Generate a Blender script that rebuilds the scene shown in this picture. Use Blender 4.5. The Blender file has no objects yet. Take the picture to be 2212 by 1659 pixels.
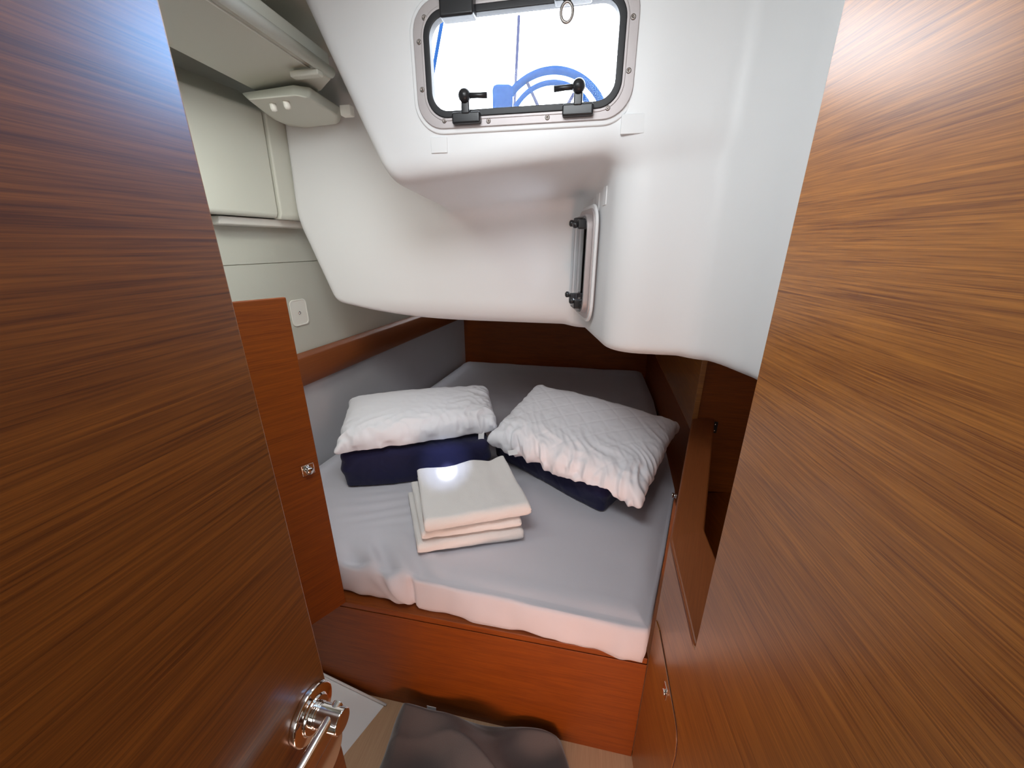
import bpy, bmesh, math, random
import numpy as np
from mathutils import Vector, Matrix, noise

random.seed(7)
rng = np.random.default_rng(11)
C = bpy.context.scene.collection
W_, H_, F_ = 2212.0, 1659.0, 831.0
PITCH = math.radians(20.0)
CAM = Vector((0, 0, 1.5))
cp, sp = math.cos(PITCH), math.sin(PITCH)

# ------------------------------------------------------------------ survey helpers (photo pixel -> point on a known plane)
def ray(px, py):
    r = (px - W_/2)/F_; u = (H_/2 - py)/F_
    return Vector((r, cp + u*sp, u*cp - sp))
def onZ(px, py, z):
    d = ray(px, py); return CAM + d*((z-1.5)/d.z)
def onP(px, py, p0, n):
    d = ray(px, py); n = Vector(n); return CAM + d*((Vector(p0)-CAM).dot(n)/d.dot(n))
def onY(px, py, y):
    d = ray(px, py); return CAM + d*(y/d.y)

# ------------------------------------------------------------------ object helpers
def tag(o, label=None, cat=None, group=None, kind=None):
    if label: o['label'] = label
    if cat: o['category'] = cat
    if group: o['group'] = group
    if kind: o['kind'] = kind
    return o
def empty(name, loc, **k):
    o = bpy.data.objects.new(name, None); C.objects.link(o); o.location = loc
    o.empty_display_size = .05
    return tag(o, **k)
def wloc(o):
    m = Matrix.Translation(o.location)
    while o.parent: o = o.parent; m = Matrix.Translation(o.location) @ m
    return m.to_translation()
def mesh_obj(name, verts, faces, mat, parent=None, smooth=False, origin=None, bevel=0, seg=2, sub=0, uv=None, angle=40, **k):
    verts = [Vector(v) for v in verts]
    if origin is None:
        if parent is not None: origin = wloc(parent)
        else:
            lo = Vector((min(v[i] for v in verts) for i in range(3))); hi = Vector((max(v[i] for v in verts) for i in range(3)))
            origin = (lo+hi)/2; origin.z = lo.z
    origin = Vector(origin)
    me = bpy.data.meshes.new(name)
    me.from_pydata([tuple(v-origin) for v in verts], [], [tuple(f) for f in faces])
    me.update()
    bm = bmesh.new(); bm.from_mesh(me); bmesh.ops.recalc_face_normals(bm, faces=bm.faces); bm.to_mesh(me); bm.free()
    o = bpy.data.objects.new(name, me); C.objects.link(o)
    if parent is not None:
        o.parent = parent; o.location = origin - wloc(parent)
    else: o.location = origin
    if uv: box_uv(me, Vector(uv[0]), Vector(uv[1]))
    me.materials.append(mat)
    if smooth:
        me.polygons.foreach_set('use_smooth', [True]*len(me.polygons))
    if bevel:
        b = o.modifiers.new('bevel', 'BEVEL'); b.width = bevel; b.segments = seg; b.limit_method = 'ANGLE'; b.angle_limit = math.radians(angle)
        me.polygons.foreach_set('use_smooth', [True]*len(me.polygons))
        wn = o.modifiers.new('wn', 'WEIGHTED_NORMAL'); wn.keep_sharp = True
    if sub:
        s = o.modifiers.new('sub', 'SUBSURF'); s.levels = sub; s.render_levels = sub
    return tag(o, **k)
def box_uv(me, ud, vd):
    ud = ud.normalized(); vd = vd.normalized(); wd = ud.cross(vd).normalized()
    l = me.uv_layers.new(name='UVMap')
    for p in me.polygons:
        n = p.normal
        a = (abs(n.dot(ud)), abs(n.dot(vd)), abs(n.dot(wd)))
        m = a.index(max(a))
        for li in p.loop_indices:
            co = me.vertices[me.loops[li].vertex_index].co
            if m == 2: c = (co.dot(ud), co.dot(vd))
            elif m == 1: c = (co.dot(ud), co.dot(wd))
            else: c = (co.dot(wd)*.3, co.dot(vd))
            l.data[li].uv = c
class MB:
    def __init__(s): s.v = []; s.f = []
    def add(s, v, f):
        b = len(s.v); s.v += [Vector(x) for x in v]; s.f += [tuple(i+b for i in q) for q in f]; return s
    def prism(s, pts, ext):
        n = len(pts); ext = Vector(ext); pts = [Vector(p) for p in pts]
        return s.add(pts + [p+ext for p in pts], [tuple(range(n))[::-1], tuple(range(n, 2*n))] + [(i, (i+1) % n, (i+1) % n+n, i+n) for i in range(n)])
    def box(s, c, hx, hy, hz, ax=(1,0,0), ay=(0,1,0), az=(0,0,1)):
        c = Vector(c); ax = Vector(ax)*hx; ay = Vector(ay)*hy; az = Vector(az)*hz
        return s.prism([c-ax-ay-az, c+ax-ay-az, c+ax+ay-az, c-ax+ay-az], az*2)
    def tube(s, pts, r, n=12, closed=False):
        pts = [Vector(p) for p in pts]; m = len(pts); rr = r if hasattr(r, '__len__') else [r]*m
        vs = []; up = None
        for i in range(m):
            if closed: t = (pts[(i+1) % m]-pts[i-1]).normalized()
            else: t = (pts[min(i+1, m-1)]-pts[max(i-1, 0)]).normalized()
            if up is None:
                up = t.orthogonal().normalized()
            up = (up - t*up.dot(t)).normalized(); w = t.cross(up)
            for k in range(n):
                a = 2*math.pi*k/n; vs.append(pts[i] + (up*math.cos(a)+w*math.sin(a))*rr[i])
        fs = []
        for i in range(m if closed else m-1):
            j = (i+1) % m
            for k in range(n): fs.append((i*n+k, i*n+(k+1) % n, j*n+(k+1) % n, j*n+k))
        if not closed: fs += [tuple(range(n))[::-1], tuple(range((m-1)*n, m*n))]
        return s.add(vs, fs)
    def lathe(s, prof, c, axis, n=32):
        c = Vector(c); axis = Vector(axis).normalized(); a = axis.orthogonal().normalized(); b = axis.cross(a)
        vs = []
        for (r, h) in prof:
            for k in range(n):
                t = 2*math.pi*k/n; vs.append(c+axis*h+(a*math.cos(t)+b*math.sin(t))*max(r, 1e-5))
        m = len(prof); fs = []
        for i in range(m-1):
            for k in range(n): fs.append((i*n+k, i*n+(k+1) % n, (i+1)*n+(k+1) % n, (i+1)*n+k))
        fs += [tuple(range(n))[::-1], tuple(range((m-1)*n, m*n))]
        return s.add(vs, fs)
    def ring(s, c, ax, ay, outer, inner, d):    # outer / inner: lists of (a,b) same length; extruded by vector d
        c = Vector(c); ax = Vector(ax); ay = Vector(ay); d = Vector(d); n = len(outer)
        P = lambda q: c+ax*q[0]+ay*q[1]
        v = [P(q) for q in outer]+[P(q) for q in inner]+[P(q)+d for q in outer]+[P(q)+d for q in inner]
        f = []
        for i in range(n):
            j = (i+1) % n
            f += [(i, j, n+j, n+i), (2*n+i, 3*n+i, 3*n+j, 2*n+j), (i, 2*n+i, 2*n+j, j), (n+i, n+j, 3*n+j, 3*n+i)]
        return s.add(v, f)
    def obj(s, name, mat, parent=None, **k): return mesh_obj(name, s.v, s.f, mat, parent, **k)
def rrect(w, h, r, n=8):
    pts = []
    for (cx, cy, a0) in ((w/2-r, h/2-r, 0), (-w/2+r, h/2-r, 90), (-w/2+r, -h/2+r, 180), (w/2-r, -h/2+r, 270)):
        for k in range(n+1):
            a = math.radians(a0+90*k/n); pts.append((cx+r*math.cos(a), cy+r*math.sin(a)))
    return pts

# ------------------------------------------------------------------ materials
def srgb(r, g, b):
    f = lambda c: (c/255/12.92) if c/255 <= .04045 else ((c/255+.055)/1.055)**2.4
    return (f(r), f(g), f(b), 1)
def new_mat(name):
    m = bpy.data.materials.new(name); m.use_nodes = True
    nt = m.node_tree; return m, nt, nt.nodes['Principled BSDF']
def plain(name, col, rough=.5, metal=0, coat=0, bump=0, bscale=200, sheen=0, var=.0, vscale=4):
    m, nt, b = new_mat(name); N = nt.nodes.new; L = nt.links.new
    b.inputs['Base Color'].default_value = col; b.inputs['Roughness'].default_value = rough
    b.inputs['Metallic'].default_value = metal; b.inputs['Coat Weight'].default_value = coat; b.inputs['Sheen Weight'].default_value = sheen
    tc = N('ShaderNodeTexCoord')
    if var:
        n = N('ShaderNodeTexNoise'); n.inputs['Scale'].default_value = vscale; n.inputs['Detail'].default_value = 4
        L(tc.outputs['Object'], n.inputs['Vector'])
        mx = N('ShaderNodeMix'); mx.data_type = 'RGBA'; mx.inputs['A'].default_value = tuple(c*(1-var) for c in col[:3])+(1,)
        mx.inputs['B'].default_value = tuple(min(1, c*(1+var)) for c in col[:3])+(1,)
        L(n.outputs['Fac'], mx.inputs['Factor']); L(mx.outputs['Result'], b.inputs['Base Color'])
    if bump:
        n = N('ShaderNodeTexNoise'); n.inputs['Scale'].default_value = bscale; n.inputs['Detail'].default_value = 5
        L(tc.outputs['Object'], n.inputs['Vector'])
        bp = N('ShaderNodeBump'); bp.inputs['Strength'].default_value = bump; bp.inputs['Distance'].default_value = .002
        L(n.outputs['Fac'], bp.inputs['Height']); L(bp.outputs['Normal'], b.inputs['Normal'])
    return m
def wood(name, dark, light, rough=.3, gscale=1.0, contrast=.5, coat=.9, bump=.05):
    m, nt, b = new_mat(name); N = nt.nodes.new; L = nt.links.new
    uv = N('ShaderNodeUVMap'); uv.uv_map = 'UVMap'
    def nz(sx, sy, det, dist=0):
        mp = N('ShaderNodeMapping'); mp.inputs['Scale'].default_value = (sx*gscale, sy*gscale, 1)
        L(uv.outputs['UV'], mp.inputs['Vector'])
        n = N('ShaderNodeTexNoise'); n.inputs['Scale'].default_value = 1; n.inputs['Detail'].default_value = det
        n.inputs['Roughness'].default_value = .62; n.inputs['Distortion'].default_value = dist
        L(mp.outputs['Vector'], n.inputs['Vector']); return n
    a = nz(7, 420, 4, .5); c = nz(22, 1300, 3, .3); d = nz(3.0, 50, 3, .8)
    def mathn(op, x, y):
        q = N('ShaderNodeMath'); q.operation = op
        for i, t in enumerate((x, y)):
            if isinstance(t, (int, float)): q.inputs[i].default_value = t
            else: L(t, q.inputs[i])
        return q.outputs[0]
    s = mathn('ADD', mathn('MULTIPLY', a.outputs['Fac'], .5), mathn('MULTIPLY', c.outputs['Fac'], .28))
    s = mathn('ADD', s, mathn('MULTIPLY', d.outputs['Fac'], .22))
    cr = N('ShaderNodeValToRGB'); cr.color_ramp.elements[0].position = .5-contrast*.28; cr.color_ramp.elements[1].position = .5+contrast*.28
    cr.color_ramp.elements[0].color = dark; cr.color_ramp.elements[1].color = light
    L(s, cr.inputs['Fac']); L(cr.outputs['Color'], b.inputs['Base Color'])
    b.inputs['Roughness'].default_value = .55; b.inputs['Specular IOR Level'].default_value = .25; b.inputs['Coat Weight'].default_value = coat; b.inputs['Coat Roughness'].default_value = rough; b.inputs['Coat IOR'].default_value = 1.65
    bp = N('ShaderNodeBump'); bp.inputs['Strength'].default_value = bump; bp.inputs['Distance'].default_value = .001
    L(s, bp.inputs['Height']); L(bp.outputs['Normal'], b.inputs['Normal'])
    return m
def fabric(name, col, weave=900, bump=.25, rough=.9, var=.03, sheen=.15, crease=0, cscale=12):
    m, nt, b = new_mat(name); N = nt.nodes.new; L = nt.links.new
    b.inputs['Roughness'].default_value = rough; b.inputs['Sheen Weight'].default_value = sheen; b.inputs['Specular IOR Level'].default_value = .2
    tc = N('ShaderNodeTexCoord'); n = N('ShaderNodeTexNoise'); n.inputs['Scale'].default_value = 9; n.inputs['Detail'].default_value = 6
    L(tc.outputs['Object'], n.inputs['Vector'])
    mx = N('ShaderNodeMix'); mx.data_type = 'RGBA'; mx.inputs['A'].default_value = tuple(c*(1-var) for c in col[:3])+(1,)
    mx.inputs['B'].default_value = tuple(min(1, c*(1+var)) for c in col[:3])+(1,)
    L(n.outputs['Fac'], mx.inputs['Factor']); L(mx.outputs['Result'], b.inputs['Base Color'])
    v = N('ShaderNodeTexNoise'); v.inputs['Scale'].default_value = weave; v.inputs['Detail'].default_value = 2
    L(tc.outputs['Object'], v.inputs['Vector'])
    bp = N('ShaderNodeBump'); bp.inputs['Strength'].default_value = bump; bp.inputs['Distance'].default_value = .0008
    L(v.outputs['Fac'], bp.inputs['Height'])
    last = bp
    if crease:
        w = N('ShaderNodeTexNoise'); w.inputs['Scale'].default_value = cscale; w.inputs['Detail'].default_value = 3; w.inputs['Distortion'].default_value = 1.2
        w.noise_type = 'RIDGED_MULTIFRACTAL'
        L(tc.outputs['Object'], w.inputs['Vector'])
        b2 = N('ShaderNodeBump'); b2.inputs['Strength'].default_value = crease; b2.inputs['Distance'].default_value = .004
        L(w.outputs['Fac'], b2.inputs['Height']); L(bp.outputs['Normal'], b2.inputs['Normal']); last = b2
    L(last.outputs['Normal'], b.inputs['Normal'])
    return m

M = {}
M['door'] = wood('door_veneer', srgb(86, 40, 4), srgb(144, 80, 20), rough=.30, contrast=.42, coat=.6)
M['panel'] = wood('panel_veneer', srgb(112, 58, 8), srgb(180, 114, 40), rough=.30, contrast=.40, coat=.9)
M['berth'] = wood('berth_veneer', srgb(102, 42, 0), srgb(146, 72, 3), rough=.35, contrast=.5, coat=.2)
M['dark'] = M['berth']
M['rail'] = wood('solid_rail_wood', srgb(116, 60, 24), srgb(142, 78, 36), rough=.4, contrast=.8, coat=.3)
M['floorwood'] = wood('floor_board', srgb(160, 122, 88), srgb(200, 164, 128), rough=.5, contrast=.8)
M['grp'] = plain('gelcoat_white', srgb(222, 223, 224), .5, coat=.0, bump=.03, bscale=30)
M['liner2'] = plain('moulded_liner', srgb(206, 207, 196), .5, bump=.06, bscale=60)
M['hullcloth'] = plain('hull_lining', srgb(196, 197, 186), .75, bump=.2, bscale=500)
M['padcloth'] = fabric('padded_hull_panel', srgb(196, 196, 200), bump=.3)
M['sheet'] = fabric('grey_sheet', srgb(206, 204, 212), bump=.25, crease=.12, cscale=5)
M['white'] = fabric('white_pillowcase', srgb(242, 242, 248), bump=.25, crease=.5, cscale=14)
M['towel'] = fabric('white_towel', srgb(232, 228, 226), weave=500, bump=.9, sheen=.5)
M['navy'] = fabric('navy_quilt', srgb(34, 34, 66), bump=.3, crease=.35, cscale=12)
M['blanket'] = fabric('grey_fleece', srgb(86, 80, 80), weave=400, bump=.8, sheen=.5)
M['tagcloth'] = fabric('label_cloth', srgb(232, 232, 234))
M['chrome'] = plain('polished_steel', (.78, .76, .74, 1), .07, metal=1)
M['alu'] = plain('anodised_aluminium', (.50, .46, .46, 1), .6, metal=.8, bump=.05, bscale=600)
M['screw'] = plain('dull_screw', (.30, .27, .25, 1), .45, metal=1)
M['black'] = plain('black_plastic', (.012, .012, .014, 1), .35, bump=.05)
M['rubber'] = plain('black_gasket', (.01, .01, .012, 1), .5)
def matte(m):
    m.node_tree.nodes['Principled BSDF'].inputs['Specular IOR Level'].default_value = 0; return m
M['blue'] = matte(plain('haze_blue', (.008, .026, .080, 1), .8, var=.25, vscale=9))  # blue of outdoor haze put into the base colour
M['bluesteel'] = matte(plain('rigging_steel', (.03, .032, .055, 1), .8))
M['peg'] = plain('white_plastic', srgb(235, 234, 226), .4)
M['gap'] = plain('gap_dark', srgb(60, 26, 12), .8)
def glass_mat():
    m, nt, b = new_mat('acrylic_pane'); N = nt.nodes.new; L = nt.links.new
    out = [n for n in nt.nodes if n.type == 'OUTPUT_MATERIAL'][0]
    tr = N('ShaderNodeBsdfTransparent'); tr.inputs['Color'].default_value = (.93, .95, .97, 1)
    gl = N('ShaderNodeBsdfGlossy'); gl.inputs['Roughness'].default_value = .03
    fr = N('ShaderNodeFresnel'); fr.inputs['IOR'].default_value = 1.18
    mx = N('ShaderNodeMixShader'); L(fr.outputs[0], mx.inputs[0]); L(tr.outputs[0], mx.inputs[1]); L(gl.outputs[0], mx.inputs[2])
    L(mx.outputs[0], out.inputs['Surface']); nt.nodes.remove(b); return m
M['glass'] = glass_mat()

# ------------------------------------------------------------------ key lines of the cabin (world metres)
U = Vector((.981, -.1945, 0)).normalized()        # across the boat, to the right
V = Vector((.1945, .981, 0)).normalized()         # aft
ZUP = Vector((0, 0, 1))
def frontY(x): return .883-.1984*(x+.4056)        # berth front
def sideX(y): return -.399+.2985*(y-3.16)         # hull side
SD = Vector((.2985, 1, 0)).normalized(); SN = Vector((1, -.2985, 0)).normalized()   # along hull side / into the cabin
def S(y, z, off=0): return Vector((sideX(y), y, z)) + SN*off
MZ = .58                                          # mattress top
RD = Vector((.0945, 1, 0)).normalized(); RN = Vector((-1, .0945, 0)).normalized()   # right panel: along / towards the room
def R(y, z, off=0): return Vector((.304+.0945*y, y, z)) + RN*off

# ------------------------------------------------------------------ floor, outer shell
MB().prism([(-1.4, -2.4, -.03), (1.5, -2.4, -.03), (1.5, 3.3, -.03), (-1.4, 3.3, -.03)], (0, 0, .03)).obj('floor', M['floorwood'], uv=(V, U), kind='structure')
# sloping white hull bottom beside the floor
hb = [onZ(838, 1515, 0), onZ(733, 1645, 0)]
hd = (hb[1]-hb[0]).normalized(); e0 = hb[0]+Vector((0, 0, 0)); e1 = hb[0]+hd*.75
top = Vector((-.658, .933, .077)); sl = top-hb[0]
q = [p-V*.006 for p in (e0, e1, e1+sl*2.2, e0+sl*2.2)]
MB().prism(q, (0, 0, -.028)).obj('wall_left_bottom', M['grp'], bevel=.006, kind='structure')
m = MB(); m.tube([q[0]+Vector((0, -.008, .004)), q[3]+Vector((0, -.008, .004))], .004, 8)
m.obj('trim_5', M['grp'], smooth=True, kind='structure')

# ------------------------------------------------------------------ berth base
bl, br = Vector((-1.02, frontY(-1.02), 0)), Vector((.371, frontY(.371), 0))
fb = empty('berth_box', (bl+br)/2, label='orange-brown veneered front board of the berth under the grey mattress', cat='berth')
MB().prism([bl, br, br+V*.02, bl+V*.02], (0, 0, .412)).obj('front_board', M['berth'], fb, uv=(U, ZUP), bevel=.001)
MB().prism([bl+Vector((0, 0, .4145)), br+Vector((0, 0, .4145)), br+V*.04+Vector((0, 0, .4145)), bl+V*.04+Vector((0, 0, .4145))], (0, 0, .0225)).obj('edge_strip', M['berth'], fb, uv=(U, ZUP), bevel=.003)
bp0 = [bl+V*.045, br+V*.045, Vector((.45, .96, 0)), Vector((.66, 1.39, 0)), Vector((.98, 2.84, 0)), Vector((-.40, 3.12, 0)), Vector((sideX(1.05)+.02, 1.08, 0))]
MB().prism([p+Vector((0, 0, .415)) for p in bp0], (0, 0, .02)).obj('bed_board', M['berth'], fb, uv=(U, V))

# ------------------------------------------------------------------ back wall, hull side, rail
bw = [Vector((-1.3, 3.16+.2*.9, 0)), Vector((1.6, 3.16-.2*2.0, 0))]
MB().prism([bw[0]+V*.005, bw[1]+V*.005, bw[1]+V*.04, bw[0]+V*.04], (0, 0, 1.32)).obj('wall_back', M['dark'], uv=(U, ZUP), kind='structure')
wl = empty('wall_left', S(1.8, 0), kind='structure')
# upper hull lining, seam at z 1.433 is a real gap
def hullband(z0, z1, lean0, lean1, name, mat, **k):
    m = MB(); ys = [.1, 3.2]
    m.prism([S(ys[0], z0, lean0), S(ys[1], z0, lean0), S(ys[1], z0, lean0-.03), S(ys[0], z0, lean0-.03)], (0, 0, 0))
    v = m.v
    a = [S(.1, z0, lean0), S(3.2, z0, lean0), S(3.2, z1, lean1), S(.1, z1, lean1)]
    m = MB().prism(a, SN*-.03)
    return m.obj(name, mat, wl, **k)
hullband(.40, .96, 0, 0, 'padded_panel', M['padcloth'])
MB().prism([S(.1, 1.42, -.006), S(3.2, 1.42, -.006), S(3.2, 1.42, -.02), S(.1, 1.42, -.02)], (0, 0, .03)).obj('seam_backing', M['liner2'], wl)
hullband(.96, 1.4315, .0, .0, 'lower_lining', M['hullcloth'], bevel=.0015)
hullband(1.4335, 2.1, .0, -.0, 'upper_lining', M['hullcloth'], bevel=.0015)
# wooden rail
prof = [(.0, .94), (.012, .936), (.03, .95), (.038, .985), (.038, 1.03), (.030, 1.062), (.012, 1.075), (0, 1.076)]
m = MB(); n = len(prof)
m.prism([S(.95, z, o) for o, z in prof], SD*(2.21/SD.y))
m.obj('trim_1', M['rail'], uv=(SD, ZUP), bevel=.004, kind='structure')
# white plate with a screw on the hull lining
c = onP(646, 675, S(1.5, 0, .001), SN)
pl = empty('lamp_plate', c, label='small white rounded plate with one screw on the hull lining above the wooden rail', cat='plate')
o1 = rrect(.085, .105, .018)
MB().ring(c, SD, ZUP, o1, [(a*.88, b*.9) for a, b in o1], SN*.004).obj('rim', M['peg'], pl, bevel=.0012, angle=30)
MB().prism([c+SD*a*.9+ZUP*b*.92-SN*.002 for a, b in o1], SN*.0045).obj('face_plate', M['peg'], pl, bevel=.0008)
MB().lathe([(.006, 0), (.007, .002), (.005, .0035), (.0018, .0035), (.0018, .0015), (.0001, .0015)], c+SN*.0026-SD*.002, SN, 16).obj('screw', M['chrome'], pl, smooth=True)

# ------------------------------------------------------------------ angled locker board at the left foot of the berth
ba = Vector((-.523, .905, 0)); BD = Vector((-.665, -.747, 0)).normalized(); BN = Vector((.747, -.665, 0)).normalized()
bo = empty('locker_board', ba+BD*.15+Vector((0, 0, .437)), label='tall dark orange board with a push latch, at the left front corner of the bed', cat='board')
pp = [ba+ZUP*.438, ba+BD*.45+ZUP*.438, ba+BD*.45+ZUP*1.384, ba+ZUP*1.384]
MB().prism(pp, -BN*.012).obj('board', M['berth'], bo, uv=(BD, ZUP), bevel=.002)
lc = onP(665, 1014, ba, BN)
la = MB().box(lc+BN*.0015, .0155, .0155, .0015, BD, ZUP, BN).obj('latch', M['chrome'], bo, bevel=.0012)
MB().lathe([(.0085, 0), (.0085, .006), (.0105, .008), (.0105, .011), (.008, .0135), (.0001, .014)], lc+BN*.003, BN, 24).obj('push_button', M['chrome'], la, smooth=True)

# ------------------------------------------------------------------ left: door leaf
LD = Vector((math.sin(math.radians(12.4)), math.cos(math.radians(12.4)), 0)); LN = Vector((LD.y, -LD.x, 0))
ros = Vector((-.198, .2435, 1.07))
de = ros + LD*.026; de.z = 0
dr = MB().prism([de+ZUP*.06, de-LD*.60+ZUP*.06, de-LD*.60+ZUP*2.04, de+ZUP*2.04], -LN*.022).obj('door_1', M['door'], uv=(LD, ZUP), bevel=.0015, kind='structure')
hd_ = MB().lathe([(.0265, 0), (.0265, .0045), (.0255, .006), (.017, .0065), (.0165, .009), (.0001, .009)], ros+LN*.0, LN, 48).obj('door_handle', M['chrome'], dr, bevel=.0008, angle=30, label='polished steel lever handle')
MB().lathe([(.0115, 0), (.0115, .0025), (.0105, .003), (.0105, .004), (.0112, .0045), (.0112, .027), (.0105, .028), (.0001, .028)], ros+LN*.009, LN, 32).obj('neck', M['chrome'], hd_, bevel=.0005, angle=30)
m = MB(); a = ros+LN*.026+LD*.0105
prof = rrect(.021, .010, .004, 4)
# flat lever with square-cut outer end, runs back along the door
m = MB(); m.prism([a+ZUP*y+LN*x for y, x in prof], -LD*.125)
m.obj('lever', M['chrome'], hd_, bevel=.001, angle=30)
MB().lathe([(.0265, 0), (.0265, .0045), (.0255, .006), (.0001, .006)], ros-ZUP*.072, LN, 40).obj('key_rosette', M['chrome'], dr, bevel=.0008, angle=30)

# ------------------------------------------------------------------ right: big panel with the slanting notch
pr = [R(-.35, 0), R(.7285, 0), R(.7285, .842), R(.524, .763), R(.524, 2.055), R(-.35, 2.055)]
MB().prism(pr, -RN*.022).obj('wall_right', M['panel'], uv=(RD, ZUP), bevel=.0015, kind='structure')
# locker door seam (dark line) low on the panel, with its latch
seam = [(1425.6, 1361.6), (1432, 1398), (1441, 1449), (1450, 1500), (1459, 1551), (1462.5, 1580), (1463, 1602), (1460, 1632), (1453, 1659), (1440, 1720)]
sp3 = [onP(x, y, R(0, 0, .0003), RN) for x, y in seam]
ld = empty('locker_hatch', R(.62, .3), label='low locker door flush in the right wooden panel, slanted top edge with rounded corner', cat='locker door')
inner = [R(.7225, .01), R(.7225, sp3[0].z-.004)] + [p-RN*.0 for p in sp3] + [Vector((sp3[-1].x, sp3[-1].y, .01))]
MB().prism([p+RN*.0002 for p in inner], RN*.0022).obj('door_leaf', M['panel'], ld, uv=(RD, ZUP), bevel=.0008)
MB().tube([p+RN*.0006 for p in sp3], .0011, 6).obj('seam', M['gap'], ld, smooth=True)
lc = onP(1437, 1492, R(0, 0, .003), RN)
lt = MB().box(lc, .011, .017, .0012, RD, ZUP, RN).obj('latch', M['chrome'], ld, bevel=.001)
MB().lathe([(.006, 0), (.006, .002), (.0075, .003), (.006, .0048), (.0001, .005)], lc+RN*.0012-RD*.003, RN, 20).obj('push_button', M['chrome'], lt, smooth=True)

# ledge: sloping cap beyond the notch, then level along the berth
k0, k1 = R(.527, .769), R(.727, .848)
k2 = Vector((.715, 1.388, .85))
o0 = k0+Vector((.11, .0, .0)); o1_ = Vector((.468, .757, .848)); o2 = Vector((.812, 1.40, .85))
capT = [k0, k1, k2, o2, o1_, o0]
led = empty('side_ledge', k1, label='reddish wooden ledge with a slanted near end running along the right side of the bed', cat='ledge')
m = MB(); v = [p for p in capT]+[p-ZUP*.02 for p in capT]
m.add(v, [(0, 1, 4, 5), (1, 2, 3, 4), (6, 11, 10, 7), (7, 10, 9, 8), (0, 5, 11, 6), (5, 4, 10, 11), (4, 3, 9, 10), (3, 2, 8, 9), (2, 1, 7, 8), (1, 0, 6, 7)])
m.obj('cap', M['rail'], led, uv=((.46, .89, 0), (.89, -.46, 0)), bevel=.006, seg=3, angle=12)
# berth-side face below the ledge, and the wooden side wall beyond
f0 = Vector((.3735, .7295, 0)); f1 = Vector((.7155, 1.389, 0)); fd = (f1-f0).normalized(); fnn = Vector((fd.y, -fd.x, 0))
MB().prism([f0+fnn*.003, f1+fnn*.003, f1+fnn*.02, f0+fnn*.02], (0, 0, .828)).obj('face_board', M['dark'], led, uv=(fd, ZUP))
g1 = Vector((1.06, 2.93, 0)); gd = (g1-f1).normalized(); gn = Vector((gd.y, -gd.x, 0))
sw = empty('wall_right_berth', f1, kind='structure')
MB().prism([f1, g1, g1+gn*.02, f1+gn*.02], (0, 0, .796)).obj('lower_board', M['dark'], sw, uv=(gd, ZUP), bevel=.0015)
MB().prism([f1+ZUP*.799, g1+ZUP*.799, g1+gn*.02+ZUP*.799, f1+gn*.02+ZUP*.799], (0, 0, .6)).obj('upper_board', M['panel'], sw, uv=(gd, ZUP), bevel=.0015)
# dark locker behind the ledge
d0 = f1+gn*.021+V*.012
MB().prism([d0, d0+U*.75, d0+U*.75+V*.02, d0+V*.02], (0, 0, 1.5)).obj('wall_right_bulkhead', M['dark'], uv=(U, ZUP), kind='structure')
d1 = Vector((.98, .2, 0))
MB().prism([d1, d1+Vector((.12, 1.4, 0)), d1+Vector((.14, 1.4, 0)), d1+Vector((.02, 0, 0))], (0, 0, 2.1)).obj('wall_right_outer', M['dark'], uv=((0, 1, 0), ZUP), kind='structure')
MB().prism([Vector((.36, .30, .50)), Vector((.99, .30, .50)), Vector((1.07, 1.36, .50)), Vector((.76, 1.36, .50)), Vector((.42, .74, .50))], (0, 0, .02)).obj('locker_floor', M['dark'], uv=((0, 1, 0), (1, 0, 0)), kind='structure')
# small catch on the dark bulkhead and chrome stud beside the mattress
c = onP(1543, 922, d0, V)-V*.004
ct = empty('bulkhead_catch', c, label='small dark metal catch on the shaded bulkhead behind the ledge', cat='catch')
MB().box(c, .009, .003, .024, U, V, ZUP).obj('plate', M['black'], ct, bevel=.001)
MB().lathe([(.003, 0), (.004, .001), (.002, .003), (.0001, .003)], c-V*.003+ZUP*.014, -V, 12).obj('screw', M['chrome'], ct, smooth=True)
MB().lathe([(.003, 0), (.004, .001), (.002, .003), (.0001, .003)], c-V*.003-ZUP*.014, -V, 12).obj('screw', M['chrome'], ct, smooth=True)
c = onP(1466, 1050, f0-fnn*.001, -fnn) if False else Vector((.595, 1.165, .645))
st = MB().lathe([(.0095, 0), (.0095, .003), (.007, .004), (.007, .012), (.009, .014), (.009, .018), (.0001, .019)], c-fnn*.0-ZUP*0, -fnn, 24)
st.obj('berth_stud', M['chrome'], smooth=True, label='tiny shiny steel stud low on the wood beside the right edge of the mattress', cat='stud')

# ------------------------------------------------------------------ moulded white cockpit liner: signed distance field -> surface nets
def smax(a, b, k):
    h = np.clip(.5+.5*(a-b)/k, 0, 1); return b*(1-h)+a*h+k*h*(1-h)
def smin(a, b, k): return -smax(-a, -b, k)
def plane3(p, q, r, inside):
    p, q, r = Vector(p), Vector(q), Vector(r); n = (q-p).cross(r-p).normalized()
    if n.dot(Vector(inside)-p) > 0: n = -n
    return n, n.dot(p)
INS = (0.0, 1.6, 1.9)
nF = Vector((-.198, -1, 0)).normalized(); cF = nF.dot(Vector((0, .993, 1.7)))
n2 = Vector((-.2, -1, 0)).normalized(); c2 = n2.dot(Vector((0, 1.367, 1.5)))
PB = plane3((-.307, 1.054, 1.640), (.25, .94, 1.69), (-.20, 1.41, 1.600), INS)
PL = plane3((-.307, 1.054, 1.641), (-.465, 1.085, 2.005), (-.220, 1.41, 1.612), INS)
PW = plane3((.243, .944, 1.4), (.228, 1.32, 1.4), (.243, .944, 1.9), (.4, 1.2, 1.6))
P2L = plane3((-.789, 1.525, 1.575), (-.69, 1.505, 1.294), Vector((-.789, 1.525, 1.575))+SD, INS)
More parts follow.
